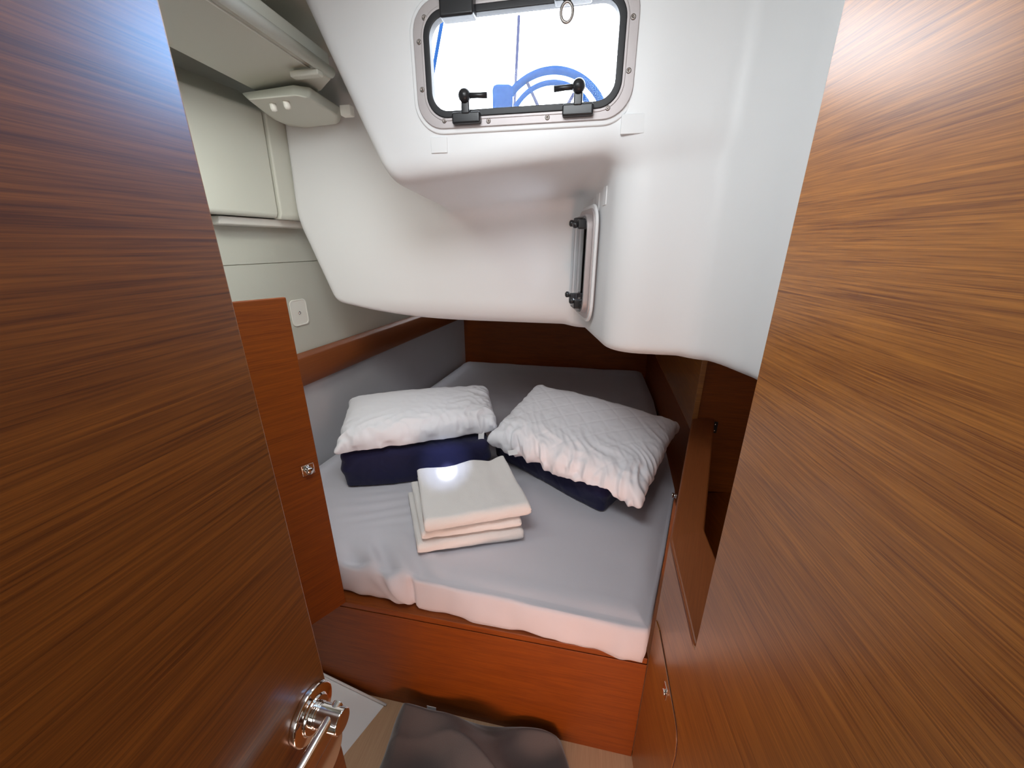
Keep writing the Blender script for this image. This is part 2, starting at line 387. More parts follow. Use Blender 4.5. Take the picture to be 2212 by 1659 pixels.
P2V = plane3((-.789, 1.525, 1.575), (-.775, 1.52, 1.89), Vector((-.789, 1.525, 1.575))+SD, INS)
P2C = plane3((-.69, 1.505, 1.290), (-.45, 1.457, 1.222), Vector((-.69, 1.505, 1.290))+SD, INS)
PC = plane3((.440, .905, 1.4), (.487, .80, 1.4), (.440, .905, 1.9), (.6, 1.0, 1.6))
def liner_solid(X, Y, Z):
    D = lambda P: P[0].x*X+P[0].y*Y+P[0].z*Z-P[1]
    f = nF.x*X+nF.y*Y-cF
    b1 = smax(smax(f, D(PB), .05), D(PL), .035)
    zb = 1.236-Z
    b3 = smax(smax(f, D(PW), .07), zb, .03)
    b4 = np.maximum(smax(.487-X, zb, .03), .458-Y)
    b5 = smax(D(PC), zb, .03)
    f2 = n2.x*X+n2.y*Y-c2 + .012*np.exp(-((X+.1)**2)/.12)*np.clip((Z-1.3)/.3, 0, 1)
    b2 = smax(smax(smax(smax(f2, D(P2C), .02), 1.224-Z, .09), D(P2L), .03), D(P2V), .02)
    d = smin(b1, b2, .05); d = smin(d, b3, .045); d = smin(d, smin(b4, b5, .012), .02)
    return d
WC1 = Vector((.0185, .9893, 1.861)); W1X = Vector((1, -.198, 0)).normalized(); W1N = nF
wn2 = PW[0]; WC2 = Vector((.238, 1.205, 1.442)); W2X = Vector((-wn2.y, wn2.x, 0)).normalized()
if W2X.y > 0: W2X = -W2X
WC2 = WC2 - wn2*(wn2.dot(WC2)-PW[1])
def rr_sdf(A, B, w, h, r):
    qa = np.abs(A)-(w/2-r); qb = np.abs(B)-(h/2-r)
    return np.sqrt(np.maximum(qa, 0)**2+np.maximum(qb, 0)**2)+np.minimum(np.maximum(qa, qb), 0)-r
def liner_sdf(X, Y, Z):
    d = liner_solid(X, Y, Z)
    s = np.maximum(d, -(d+.028))
    a = (X-WC1.x)*W1X.x+(Y-WC1.y)*W1X.y; n = (X-WC1.x)*W1N.x+(Y-WC1.y)*W1N.y
    s = np.maximum(s, -np.maximum(rr_sdf(a, Z-WC1.z, +.42, .190, .05), np.abs(n)-.08))
    a = (X-WC2.x)*W2X.x+(Y-WC2.y)*W2X.y; n = (X-WC2.x)*wn2.x+(Y-WC2.y)*wn2.y
    s = np.maximum(s, -np.maximum(rr_sdf(a, Z-WC2.z, .150, .240, .04), np.abs(n)-.05))
    return s
def surface_nets(fn, lo, hi, h):
    xs = [np.arange(lo[i], hi[i]+h, h) for i in range(3)]
    X, Y, Z = np.meshgrid(*xs, indexing='ij')
    D = fn(X, Y, Z).astype(np.float32); neg = D < 0
    nx, ny, nz = D.shape
    cnt = np.zeros((nx-1, ny-1, nz-1), np.int8); acc = np.zeros((nx-1, ny-1, nz-1, 3), np.float32); num = np.zeros((nx-1, ny-1, nz-1), np.float32)
    corners = [(i, j, k) for i in (0, 1) for j in (0, 1) for k in (0, 1)]
    sl = lambda c: (slice(c[0], nx-1+c[0]), slice(c[1], ny-1+c[1]), slice(c[2], nz-1+c[2]))
    for c in corners: cnt += neg[sl(c)]
    for a in corners:
        for ax in range(3):
            if a[ax] == 0:
                b = list(a); b[ax] = 1
                da, db = D[sl(a)], D[sl(b)]; cr = (da < 0) != (db < 0)
                t = np.where(cr, da/(da-db+1e-12), 0)
                for q in range(3):
                    acc[..., q] += np.where(cr, a[q]+(t if q == ax else 0), 0)
                num += cr
    act = (cnt > 0) & (cnt < 8)
    idx = -np.ones(act.shape, np.int64); ii = np.argwhere(act); idx[act] = np.arange(len(ii))
    P = (ii + acc[act]/num[act][:, None])*h + np.array([x[0] for x in xs])
    for _ in range(4):   # pull onto the surface
        e = h*.25; d0 = fn(P[:, 0], P[:, 1], P[:, 2])
        g = np.stack([fn(P[:, 0]+e*(i == 0), P[:, 1]+e*(i == 1), P[:, 2]+e*(i == 2))-d0 for i in range(3)], 1)/e
        stp = (d0/np.maximum((g**2).sum(1), .25))
        P -= np.clip(stp, -h*.5, h*.5)[:, None]*g
    F = []
    for ax in range(3):
        o = [1, 1, 1]; o[ax] = 0
        a = neg[:-1] if ax == 0 else (neg[:, :-1] if ax == 1 else neg[:, :, :-1])
        b = neg[1:] if ax == 0 else (neg[:, 1:] if ax == 1 else neg[:, :, 1:])
        e = np.argwhere(a != b)
        u, w = [q for q in range(3) if q != ax]
        ok = (e[:, u] > 0) & (e[:, w] > 0) & (e[:, u] < idx.shape[u]) & (e[:, w] < idx.shape[w]) & (e[:, ax] < idx.shape[ax]); e = e[ok]
        sgn = a[tuple(e.T)]
        def at(du, dw):
            q = e.copy(); q[:, u] -= du; q[:, w] -= dw; return idx[tuple(q.T)]
        quad = np.stack([at(0, 0), at(1, 0), at(1, 1), at(0, 1)], 1)
        flip = sgn if ax != 1 else ~sgn
        quad[flip] = quad[flip][:, ::-1]
        F.append(quad)
    F = np.concatenate(F); F = F[(F >= 0).all(1)]
    return P, F
def np_mesh(name, P, F, mat, origin=(0, 0, 0), parent=None, **k):
    me = bpy.data.meshes.new(name); P = P-np.array(origin)
    me.vertices.add(len(P)); me.vertices.foreach_set('co', P.astype(np.float32).ravel())
    me.loops.add(len(F)*4); me.loops.foreach_set('vertex_index', F.astype(np.int32).ravel())
    me.polygons.add(len(F)); me.polygons.foreach_set('loop_start', np.arange(0, len(F)*4, 4, dtype=np.int32))
    me.update(calc_edges=True); me.validate()
    me.polygons.foreach_set('use_smooth', [True]*len(me.polygons))
    me.materials.append(mat)
    o = bpy.data.objects.new(name, me); C.objects.link(o); o.location = origin
    if parent is not None: o.parent = parent; o.location = Vector(origin)-wloc(parent)
    return tag(o, **k)
P, F = surface_nets(liner_sdf, (-.86, .44, 1.19), (1.17, 1.80, 2.08), .0075)
liner = np_mesh('ceiling', P, F, M['grp'], kind='structure')
# continuation of the cockpit floor aft, over the bed
q = [Vector((-.665, 1.76, 1.238)), Vector((.90, 1.48, 1.245)), Vector((1.6, 2.9, 1.245)), Vector((-.25, 3.22, 1.238))]
MB().prism(q, (0, 0, .03)).obj('ceiling_aft', M['grp'], kind='structure')
MB().prism([Vector((-.665, 1.76, 1.262)), Vector((-.25, 3.22, 1.262)), Vector((-.23, 3.22, 1.262)), Vector((-.645, 1.76, 1.262))], (0, 0, .80)).obj('cockpit_side_wall', M['grp'], kind='structure')
# raised rectangular pads moulded on the liner
def pad(px, py, w, h, rot, p0, n, name='raised_pad', t=.003):
    n = Vector(n).normalized(); c = onP(px, py, Vector(p0), n)
    ax = Vector((n.y, -n.x, 0)).normalized() if abs(n.z) < .9 else Vector((1, 0, 0)); ay = ax.cross(n).normalized()
    ca, sa = math.cos(rot), math.sin(rot); ax, ay = ax*ca+ay*sa, ay*ca-ax*sa
    MB().box(c, w/2, h/2, t, ax, ay, n).obj(name, M['grp'], liner, bevel=.0015)
pF = nF*cF
pad(949, 314, .040, .032, 0, pF, nF); pad(1367, 268, .048, .036, 0, pF+nF*.0065, nF)
nb, cb = PB
wp = lambda y, z: Vector((.0, 0, 0))
for (y0, z0) in ((1.085, 1.615), (1.155, 1.607), (1.215, 1.60)):
    c = Vector((.243-.04*(y0-.944), y0, z0)); c = c-wn2*(wn2.dot(c)-PW[1])
    MB().box(c, .0022, .016, .022, wn2, W2X, ZUP).obj('raised_pad', M['grp'], liner, bevel=.0015)

# ------------------------------------------------------------------ portlights
def portlight(name, c, ax, n, w, h, gw, gh, rad, label):
    ay = ZUP; root = empty(name, c, kind='structure')
    rr = lambda ww, hh, r: rrect(ww, hh, r, 10)
    MB().ring(c-n*.004, ax, ay, rr(w+.020, h+.020, rad+.010), rr(w-.03, h-.03, rad-.015), n*.0085).obj('bezel', M['grp'], root, bevel=.003, angle=30)
    MB().ring(c-n*.002, ax, ay, rr(w, h, rad), rr(gw+.026, gh+.026, rad-.012), n*.0105).obj('flange', M['alu'], root, bevel=.0015, angle=30)
    MB().ring(c-n*.01, ax, ay, rr(gw+.027, gh+.027, rad-.0115), rr(gw, gh, rad-.022), n*.0215).obj('gasket', M['rubber'], root, bevel=.002, angle=30)
    MB().ring(c-n*.0105, ax, ay, rr(gw+.038, gh+.038, rad-.006), rr(gw+.027, gh+.027, rad-.0115), n*.0205).obj('inner_lip', M['alu'], root, bevel=.001, angle=30)
    MB().prism([c+ax*a+ay*b-n*.002 for a, b in rr(gw+.012, gh+.012, rad-.02)], n*.006).obj('pane', M['glass'], root)
    return root
GW, GH = .392, .166
w1 = portlight('window_1', WC1, W1X, W1N, .466, .232, GW, GH, .058, '')
def L1(a, b, o=0): return WC1+W1X*a+ZUP*b+W1N*o
def screw(root, p, n, r=.0052):
    MB().lathe([(r, -.001), (r, .0005), (r*.85, .0018), (r*.35, .0018), (r*.3, .0006), (.0001, .0006)], p, n, 14).obj('screw', M['screw'], root, smooth=True)
for a, b in ((-.220, .045), (-.220, -.04), (-.205, .085), (.221, .05), (.221, -.035), (-.172, -.101), (-.070, -.1065), (.060, -.1065), (.185, -.096), (.06, .1045), (-.05, .1045)):
    screw(w1, L1(a, b, .0085), W1N)
def dog(root, c, ax, n, s=1, tower=True, knob_dir=1):
    # lower hinge / latch block with pivot and lever knob in black plastic
    hg = MB().box(c+n*.012, .032, .011, .011, ax, ZUP*s, n).obj('hinge_block', M['black'], root, bevel=.004, seg=3)
    if tower:
        t = MB(); t.box(c+n*.018+ZUP*s*.022, .009, .016, .007, ax, ZUP*s, n); t.obj('hinge_arm', M['black'], hg, bevel=.003)
        k = MB(); p = c+n*.024+ZUP*s*.039
        k.lathe([(.0001, -.013), (.009, -.011), (.0135, -.004), (.0135, .004), (.009, .011), (.0001, .013)], p, n, 20)
        k.obj('knob', M['black'], hg, smooth=True)
        k = MB(); k.tube([p, p+ax*knob_dir*.028-ZUP*.001, p+ax*knob_dir*.05-ZUP*.002], [.006, .0052, .006], 10); k.obj('lever', M['black'], hg, smooth=True)
dog(w1, L1(-.118, -.1005), W1X, W1N, 1, True, 1)
dog(w1, L1(.124, -.0985), W1X, W1N, 1, True, -1)
MB().box(L1(-.128, .098, .016), .036, .016, .026, W1X, W1N, ZUP).obj('latch_block', M['black'], w1, bevel=.005, seg=3)
MB().box(L1(.105, .100, .014), .037, .014, .020, W1X, W1N, ZUP).obj('latch_block', M['black'], w1, bevel=.005, seg=3)
rg = MB(); c = L1(.094, .066, .02); rg.tube([c+W1X*math.sin(t)*.0115+ZUP*(-.003-math.cos(t)*.016) for t in [2*math.pi*i/28 for i in range(28)]], .003, 8, closed=True)
rg.obj('pull_ring', M['screw'], w1, smooth=True)
# second portlight, seen edge-on, on the inward facing side
W2N = wn2
w2 = portlight('window_2', WC2+W2N*.012, W2X, W2N, .200, .300, .142, .232, .045, '')
MB().ring(WC2, W2X, ZUP, rrect(.176, .27, .04, 10), rrect(.15, .244, .03, 10), W2N*.034).obj('sash', M['alu'], w2, bevel=.003, angle=30)
MB().prism([WC2+W2X*a+ZUP*b+W2N*.034 for a, b in rrect(.172, .262, .038, 10)], W2N*.007).obj('sash_pane', M['glass'], w2)
for a, b in ((.055, .11), (-.0, .116), (.055, -.108), (-.015, -.098)):
    p = WC2+W2X*a+ZUP*b+W2N*.043
    hb_ = MB().box(p, .010, .011, .013, W2X, W2N, ZUP).obj('latch_block', M['black'], w2, bevel=.004, seg=3)
    MB().lathe([(.006, 0), (.009, .004), (.009, .011), (.005, .014), (.0001, .014)], p+W2N*.010+ZUP*(.009 if b < 0 else -.002), W2N, 16).obj('knob', M['black'], hb_, smooth=True)

# ------------------------------------------------------------------ left headliner and hull-side locker
MB().prism([(-1.5, -2.43, 2.05), (1.53, -2.43, 2.05), (1.53, .44, 2.05), (.497, .44, 2.05), (.497, .915, 2.05), (-.45, 1.105, 2.05), (-.37, 1.46, 2.05), (-.75, 1.545, 2.05), (-.25, 3.3, 2.05), (-1.5, 3.3, 2.05)], (0, 0, .03)).obj('ceiling_side', M['liner2'], kind='structure')
HZ = 1.905
def hp(px, py, z=HZ): return onZ(px, py, z)
a, b, c_, d_ = hp(490, 0, 1.93), hp(716, 160, 1.93), hp(600, 222, HZ), hp(365, 103, HZ)
d1v = (b-a).normalized(); d2v = (c_-d_).normalized()
hn = MB(); nr = a-d1v*.8; nl = d_-d2v*.8
pts = [nr, b, b+(c_-b)*.25+Vector((0, .02, 0)), c_, nl]
hn.prism([Vector((p.x, p.y, HZ+(.012 if i in (0, 1) else 0))) for i, p in enumerate(pts)], (0, 0, .062))
hlin = hn.obj('ceiling_panel', M['liner2'], bevel=.008, seg=3, kind='structure')
# rib along the inner edge of the headliner
rb = MB(); up = [nr+ZUP*-.012, b+ZUP*-.012-d1v*.045]
rb.tube([up[0]+Vector((.022, 0, -.0)), up[1]+Vector((.022, 0, 0))], .013, 14)
rb.obj('rib', M['liner2'], hlin, smooth=True)
rb = MB(); rb.tube([up[0]+Vector((-.012, 0, -.003)), up[1]+Vector((-.012, -.01, -.003))], .0022, 8); rb.obj('bead', M['peg'], hlin, smooth=True)
# faceted pod with two pegs under the headliner
pzt, pzb = 1.90, 1.862
ptop = [hp(*q, pzt) for q in ((520, 200), (632, 182), (672, 188), (738, 232), (742, 262), (665, 292), (590, 258))]
pbot = [hp(*q, pzb) for q in ((535, 215), (640, 206), (664, 212), (728, 250), (728, 268), (658, 276), (600, 262))]
n = 7; pm = MB(); pm.add(ptop+pbot, [tuple(range(n)), tuple(range(n, 2*n))[::-1]]+[(i, (i+1) % n, (i+1) % n+n, i+n) for i in range(n)])
pod = empty('ceiling_pod', ptop[0], label='faceted cream moulded pod with two pegs under the ceiling at upper left', cat='pod')
pm.obj('housing', M['liner2'], pod, bevel=.007, seg=3, angle=15)
for q in ((588, 222), (617, 217)):
    c = hp(*q, pzb+.002)
    MB().lathe([(.0085, 0), (.0085, .006), (.0088, .013), (.007, .019), (.0001, .021)], c, (0.1, .15, -1), 20).obj('peg', M['peg'], pod, smooth=True)
c = hp(750, 240, 1.875)
MB().box(c, .017, .012, .014, U, V, ZUP).obj('clip', M['peg'], pod, bevel=.003)
# small recess block on the headliner
c = hp(662, 160, HZ-.004)
MB().box(c, .040, .012, .007, U, V, ZUP).obj('moulded_step', M['liner2'], hlin, bevel=.004, seg=3)
# locker box along the hull side
lk = empty('overhead_locker', S(1.0, 1.585, .05), label='cream moulded overhead locker along the hull at upper left, beyond the door', cat='locker')
MB().prism([S(.3, 1.588, .001), S(.3, 1.584, .080), S(.3, 1.60, .088), S(.3, 1.90, .10), S(.3, 1.965, .02)], SD*(1.19/SD.y)).obj('body', M['liner2'], lk, bevel=.008, seg=3, uv=(SD, ZUP))
MB().prism([S(1.492, 1.588, .001), S(1.492, 1.580, .086), S(1.492, 1.60, .096), S(1.492, 1.90, .108), S(1.492, 1.94, .02)], SD*(.10/SD.y)).obj('end_strip', M['liner2'], lk, bevel=.006, seg=3)
MB().prism([S(1.30, 1.582, .001), S(1.30, 1.556, .001), S(1.30, 1.558, .052), S(1.30, 1.582, .060)], SD*(.34/SD.y)).obj('lower_ledge', M['peg'], lk, bevel=.004, seg=2)
# panel between locker and headliner nearer the camera
x0 = onZ(378, 115, 1.86); x1 = onZ(450, 165, 1.86); x2 = onZ(442, 200, 1.80)
MB().prism([S(.3, 1.80, .1), S(.3, 1.90, .1), S(.3, 1.93, .22), S(.3, 1.86, .20)], SD*(.80/SD.y)).obj('corner_filler', M['liner2'], lk, bevel=.01, seg=3)

# ------------------------------------------------------------------ mattress with fitted sheet
def lerp(a, b, t): return a+(b-a)*t
fl = Vector((-1.0, 1.041, 0)); frr = Vector((.352, .712, 0)); bkl = Vector((-.412, 3.125, 0)); bkr = Vector((1.01, 2.845, 0))
rside = [(.354, .712), (.500, .992), (.666, 1.322), (.728, 1.56), (.905, 2.265), (1.01, 2.845)]
lside = [(sideX(1.058)+.026, 1.058), (sideX(1.56)+.026, 1.56), (sideX(2.28)+.026, 2.28), (sideX(3.12)+.026, 3.12)]
def poly_at(pl, t):
    d = [0]
    for i in range(1, len(pl)): d.append(d[-1]+math.dist(pl[i], pl[i-1]))
    s = t*d[-1]
    for i in range(1, len(pl)):
        if s <= d[i]+1e-9:
            f = (s-d[i-1])/(d[i]-d[i-1]); return Vector((lerp(pl[i-1][0], pl[i][0], f), lerp(pl[i-1][1], pl[i][1], f), 0))
NU, NV = 200, 200
def mat_point(a, b):   # a across 0..1, b depth 0..1
    return lerp(poly_at(lside, b), poly_at(rside, b), a)
TH = .132; rad = .028
ctr = Vector((0, 1.8, 0))
rows = []
prof_s = [(-.0, -TH), (.004, -TH+.03), (.004, -.06), (0, -rad), (-.008, -.0085), (-rad, 0)]
def fold(u, c, w): return math.exp(-((u-c)/w)**2)
verts = []; faces = []
G = [[None]*(NU+1) for _ in range(NV+1)]
for j in range(NV+1):
    for i in range(NU+1):
        b = (j/NV)**1.5; a = i/NU
        p = mat_point(.012+a*.976, .008+b*.984)
        z = MZ + .004*noise.noise(Vector((p.x*3, p.y*3, 0))) + .0018*noise.noise(Vector((p.x*9, p.y*14, 2)))
        de_ = min(a, 1-a)*1.4; db = min(b*2.2, (1-b)*2.2)
        e = min(de_, db)
        if e < .05: z -= .013*(1-e/.05)**2
        if b > .93: z += .014*math.sin((b-.93)/.07*math.pi)*(.6+.4*noise.noise(Vector((a*7, 0, 5))))
        # loose sheet folds near the left front corner
        dx, dy = p.x+.40, p.y-.93
        wv = math.exp(-(dx/.16)**2)*math.exp(-(dy/.10)**2)
        z += wv*(.022*noise.noise(Vector((p.x*17+p.y*9, p.y*10, 3)))+.008*math.sin(p.x*60+p.y*30))
        wv = math.exp(-((p.x+.45)/.2)**2)*math.exp(-((p.y-1.18)/.10)**2)
        z += wv*.0022*math.sin((p.y*1.0-p.x*.22)*120+3*noise.noise(Vector((p.x*5, p.y*5, 8))))
        G[j][i] = len(verts); verts.append(Vector((p.x, p.y, z)))
for j in range(NV):
    for i in range(NU): faces.append((G[j][i], G[j][i+1], G[j+1][i+1], G[j+1][i]))
# skirt
loop = [(0, i) for i in range(NU+1)]+[(j, NU) for j in range(1, NV+1)]+[(NV, i) for i in range(NU-1, -1, -1)]+[(j, 0) for j in range(NV-1, 0, -1)]
nl_ = len(loop); prev = [G[j][i] for j, i in loop]
cen = Vector((0, 1.7, 0))
pos = [verts[k].copy() for k in prev]
outs = []
for k in range(nl_):
    t = pos[(k+1) % nl_]-pos[k-1]; t.z = 0; t.normalize(); outs.append(Vector((t.y, -t.x, 0)))
outs = [sum((outs[(k+d) % nl_] for d in range(-3, 4)), Vector()).normalized() for k in range(nl_)]
steps = [(.006, -.003), (.013, -.012), (.016, -.026), (.017, -.045), (.0165, -.065), (.016, -.085), (.014, -.105), (.011, -.120), (.007, -.134)]
for si, (o, dz) in enumerate(steps):
    cur = []
    for k in range(nl_):
        p = pos[k]; f = si/len(steps)
        front = loop[k][0] == 0
        w = 0; dzz = dz
        if front:
            x = p.x
            w = .007*f*noise.noise(Vector((x*22+f*1.2, f*2.5, 9)))+.004*f*math.sin(x*30-f*3)
            w += .022*math.exp(-((x+.375-.07*f)/.022)**2)*math.sin(math.pi*min(1, f*1.2)) - .016*math.exp(-((x+.30)/.009)**2)*min(1, f*3) + .012*math.exp(-((x+.44-.10*f)/.02)**2)*f
            w += .010*math.exp(-((x+.48)/.06)**2)*math.sin(f*4)
            w += .006*math.exp(-((x-.30)/.02)**2)*f
            dzz = dz*(1+.06*noise.noise(Vector((x*5, 4, 1)))) if si == len(steps)-1 else dz
            w += .004
        q = p+outs[k]*(o+w); q.z = MZ-.004+dzz if si > 0 else p.z+dzz
        cur.append(len(verts)); verts.append(q)
    for k in range(nl_): faces.append((prev[k], cur[k], cur[(k+1) % nl_], prev[(k+1) % nl_]))
    prev = cur
faces.append(tuple(prev))
mesh_obj('mattress', verts, faces, M['sheet'], smooth=True, label='berth mattress covered with a light grey fitted sheet', cat='mattress')

# ------------------------------------------------------------------ inflated cloth simulation for the pillows
def inflate(w, h, nx, ny, steps=260, press=1.0, seed=0, shrink=.0, it=4):
    r = np.random.default_rng(seed)
    idt = np.arange(nx*ny).reshape(nx, ny)
    idb = idt.copy(); inner = np.arange((nx-2)*(ny-2)).reshape(nx-2, ny-2)+nx*ny
    idb[1:-1, 1:-1] = inner
    gx, gy = np.meshgrid(np.linspace(-w/2, w/2, nx), np.linspace(-h/2, h/2, ny), indexing='ij')
    pt = np.zeros((nx*ny+(nx-2)*(ny-2), 3))
    pt[idt.ravel(), 0] = gx.ravel(); pt[idt.ravel(), 1] = gy.ravel()
    pt[inner.ravel(), 0] = gx[1:-1, 1:-1].ravel(); pt[inner.ravel(), 1] = gy[1:-1, 1:-1].ravel()
    pt[idt[1:-1, 1:-1].ravel(), 2] = .006; pt[inner.ravel(), 2] = -.006
    pt += r.normal(0, .0012, pt.shape)
    dx, dy = w/(nx-1), h/(ny-1); dd = math.hypot(dx, dy)
    B = []
    for g in (idt, idb):
        for par in (0, 1):
            B.append((g[par:-1:2, :].ravel(), g[par+1::2, :].ravel(), dx))
            B.append((g[:, par:-1:2].ravel(), g[:, par+1::2].ravel(), dy))
            B.append((g[par:-1:2, :-1].ravel(), g[par+1::2, 1:].ravel(), dd))
            B.append((g[par:-1:2, 1:].ravel(), g[par+1::2, :-1].ravel(), dd))
    B = [(a[:min(len(a), len(b))], b[:min(len(a), len(b))], l) for a, b, l in B]
    vel = np.zeros_like(pt)
    def qn(g, s):
        a, b, c, d = pt[g[:-1, :-1]], pt[g[1:, :-1]], pt[g[1:, 1:]], pt[g[:-1, 1:]]
        n = np.cross(c-a, d-b)*s
        out = np.zeros_like(pt)
        for q in (g[:-1, :-1], g[1:, :-1], g[1:, 1:], g[:-1, 1:]): np.add.at(out, q.ravel(), n.reshape(-1, 3))
        return out
    dt = .012
    for s in range(steps):
        f = qn(idt, 1)+qn(idb, -1)
        # pressure falls as thickness grows
        f *= press*2.6e4*min(1, s/60)
        vel = (vel+f*dt)*.93
        prev = pt.copy(); pt = pt+vel*dt
        for _ in range(it):
            for a, b, l in B:
                d = pt[b]-pt[a]; L = np.sqrt((d*d).sum(1))+1e-9
                k = np.where(L > l, .5, .06)*(L-l)/L
                c = d*k[:, None]; pt[a] += c; pt[b] -= c
        vel = (pt-prev)/dt
    F = []
    for g, s in ((idt, 1), (idb, -1)):
        q = np.stack([g[:-1, :-1], g[1:, :-1], g[1:, 1:], g[:-1, 1:]], -1).reshape(-1, 4)
        F.append(q if s == 1 else q[:, ::-1])
    return pt, np.concatenate(F), idt, idb
def place_quad(pt, w, h, corners, thick, bend=0):
    # corners: front-left, front-right, back-right, back-left (3-D), local thickness along the mean normal
    c = [np.array(x) for x in corners]
    u = np.clip(pt[:, 0]/w+.5, -.1, 1.1)[:, None]; v = np.clip(pt[:, 1]/h+.5, -.1, 1.1)[:, None]
    base = c[0]*(1-u)*(1-v)+c[1]*u*(1-v)+c[2]*u*v+c[3]*(1-u)*v
    n = np.cross(c[1]-c[0], c[3]-c[0]); n /= np.linalg.norm(n)
    sag = bend*(1-(2*u-1)**2)*(1-(2*v-1)**2)
    return base + n*(pt[:, 2:3]*thick+sag)
def scale_to(pt, w, h):
    q = pt.copy(); q[:, 0] *= w/np.ptp(q[:, 0]); q[:, 1] *= h/np.ptp(q[:, 1]); return q

sw_, sh_ = .70, .50
ptA, FA, ia, ib = inflate(sw_, sh_, 128, 92, steps=220, seed=3, press=.03)
def unit_pillow(pt):
    q = pt.copy(); q[:, 0] /= np.abs(q[:, 0]).max()*2; q[:, 1] /= np.abs(q[:, 1]).max()*2
    kx, ky = .068, .092
    x, y = q[:, 0].copy(), q[:, 1].copy()
    q[:, 0] = x/(1-kx*(1-np.clip(np.abs(2*y), 0, 1)**2)*.75); q[:, 1] = y/(1-ky*(1-np.clip(np.abs(2*x), 0, 1)**2)*.75)
    zm = np.abs(q[:, 2]).max(); q[:, 2] = np.sign(q[:, 2])*(np.abs(q[:, 2])/zm)**.72
    return q
def vnormals(P, Fq):
    n = np.cross(P[Fq[:, 2]]-P[Fq[:, 0]], P[Fq[:, 3]]-P[Fq[:, 1]]); out = np.zeros_like(P)
    for k in range(4): np.add.at(out, Fq[:, k], n)
    return out/np.maximum(np.linalg.norm(out, axis=1), 1e-9)[:, None]
def ridge(v): return 1-abs(v)*2.2
def wrinkleA(u, v, s):
    # soft folds gathering towards the front seam and the right end
    m = .10+1.0*math.exp(-(v/.20)**2)+.9*math.exp(-((u-1)/.16)**2)+.5*math.exp(-(u/.10)**2)+.45*math.exp(-((1-v)/.1)**2)
    w1 = ridge(noise.noise(Vector((u*8.5-v*4.2, v*7+u*2.5, s))))
    w2 = ridge(noise.noise(Vector((u*17+v*6, v*9-u*5, s+3))))
    return min(m, 1.3)*(.0085*w1+.0038*w2)
def wrinkleB(u, v, s):
    d = math.exp(-(v/.26)**2); m = .07+1.1*d+.55*math.exp(-((u-1)/.10)**2)+.45*math.exp(-((1-v)/.10)**2)+.3*math.exp(-(u/.1)**2)
    bendy = u*10+v*6+1.6*noise.noise(Vector((u*4, v*4, s)))
    w1 = ridge(noise.noise(Vector((bendy, v*4.5, s+1)))); w2 = ridge(noise.noise(Vector((u*24+v*14, v*16, s+7))))
    X, Y = u*.64, v*.46
    g = min(abs(((X+Y)/.10) % 1-.5), abs(((X-Y)/.10) % 1-.5))
    return min(m, 1.2)*(.0115*w1+.0038*w2)-.0016*max(0, 1-g/.07)
def pillow(name, corners, thick, bend, wr, seed, floor, label, flip=False):
    q = unit_pillow(ptA)
    if flip: q[:, 0] *= -1; q[:, 1] *= -1
    uv = q[:, :2]+.5; q[:, 2] *= thick/2
    q = place_quad(q, 1, 1, corners, 1.0, bend)
    n = vnormals(q, FA)
    c = q.mean(0)
    if ((q-c)*n).sum() < 0: n = -n
    d = np.array([wr(a, b, seed+(5 if w_ < 0 else 0)) for (a, b), w_ in zip(uv, ptA[:, 2])])
    q = q+n*d[:, None]
    q[:, 2] = np.array([max(z, floor(x, y)) for x, y, z in q])
    root = empty(name, (c[0], c[1], q[:, 2].min()), label=label, cat='pillow')
    o = np_mesh('case', q, FA, M['white'], origin=tuple(root.location), parent=root)
    s_ = o.modifiers.new('sub', 'SUBSURF'); s_.levels = 1; s_.render_levels = 1
    return root, q
wA = [(-.655, 1.265, .770), (-.068, 1.450, .784), (-.125, 1.80, .80), (-.735, 1.62, .815)]
def floorA(x, y): return .758 if y > 1.338+.174*(x+.377)-.065 else .690
pa, qa = pillow('white_pillow', wA, .135, .020, wrinkleA, 3, floorA, 'plump white pillow on the left, lying on a navy quilted pillow')
navB0 = (Vector((-.094, 1.556, 0))+Vector((.322, 1.133, 0)))/2
def floorB(x, y):
    dB_ = math.atan2(-.423, .416); c = navB0+Vector((-math.sin(dB_), math.cos(dB_), 0))*.185
    a = (x-c.x)*math.cos(dB_)+(y-c.y)*math.sin(dB_); b = -(x-c.x)*math.sin(dB_)+(y-c.y)*math.cos(dB_)
    e = max(abs(a)-.30, abs(b)-.185, 0)
    return max(.592, .742-e*1.3)
wB = [(-.090, 1.405, .742), (.415, 1.045, .700), (.690, 1.443, .785), (.120, 1.765, .835)]
pb, qb = pillow('white_pillow', wB, .135, .022, wrinkleB, 21, floorB, 'wrinkled white pillow on the right, tilted across a navy quilted pillow', True)
# sewn-in care tags
def tagpiece(root, p, d, w=.028, l=.04, name='care_tag'):
    p = Vector(p); d = Vector(d).normalized(); s = d.cross(ZUP).normalized() if abs(d.z) < .9 else Vector((1, 0, 0))
    pts = [p-s*w/2, p+s*w/2, p+s*w/2+d*l*.5+Vector((0, -.002, .002)), p+s*w/2+d*l, p-s*w/2+d*l, p-s*w/2+d*l*.5+Vector((0, -.002, .002))]
    MB().prism(pts, d.cross(s).normalized()*.0012).obj(name, M['tagcloth'], root, bevel=.0004)
tagpiece(pa, onY(1040, 932, 1.435), Vector((-.05, -.25, -1)), .024, .036)
tagpiece(pb, onY(1106, 972, 1.31), Vector((.25, -.8, -.5)), .036, .022)

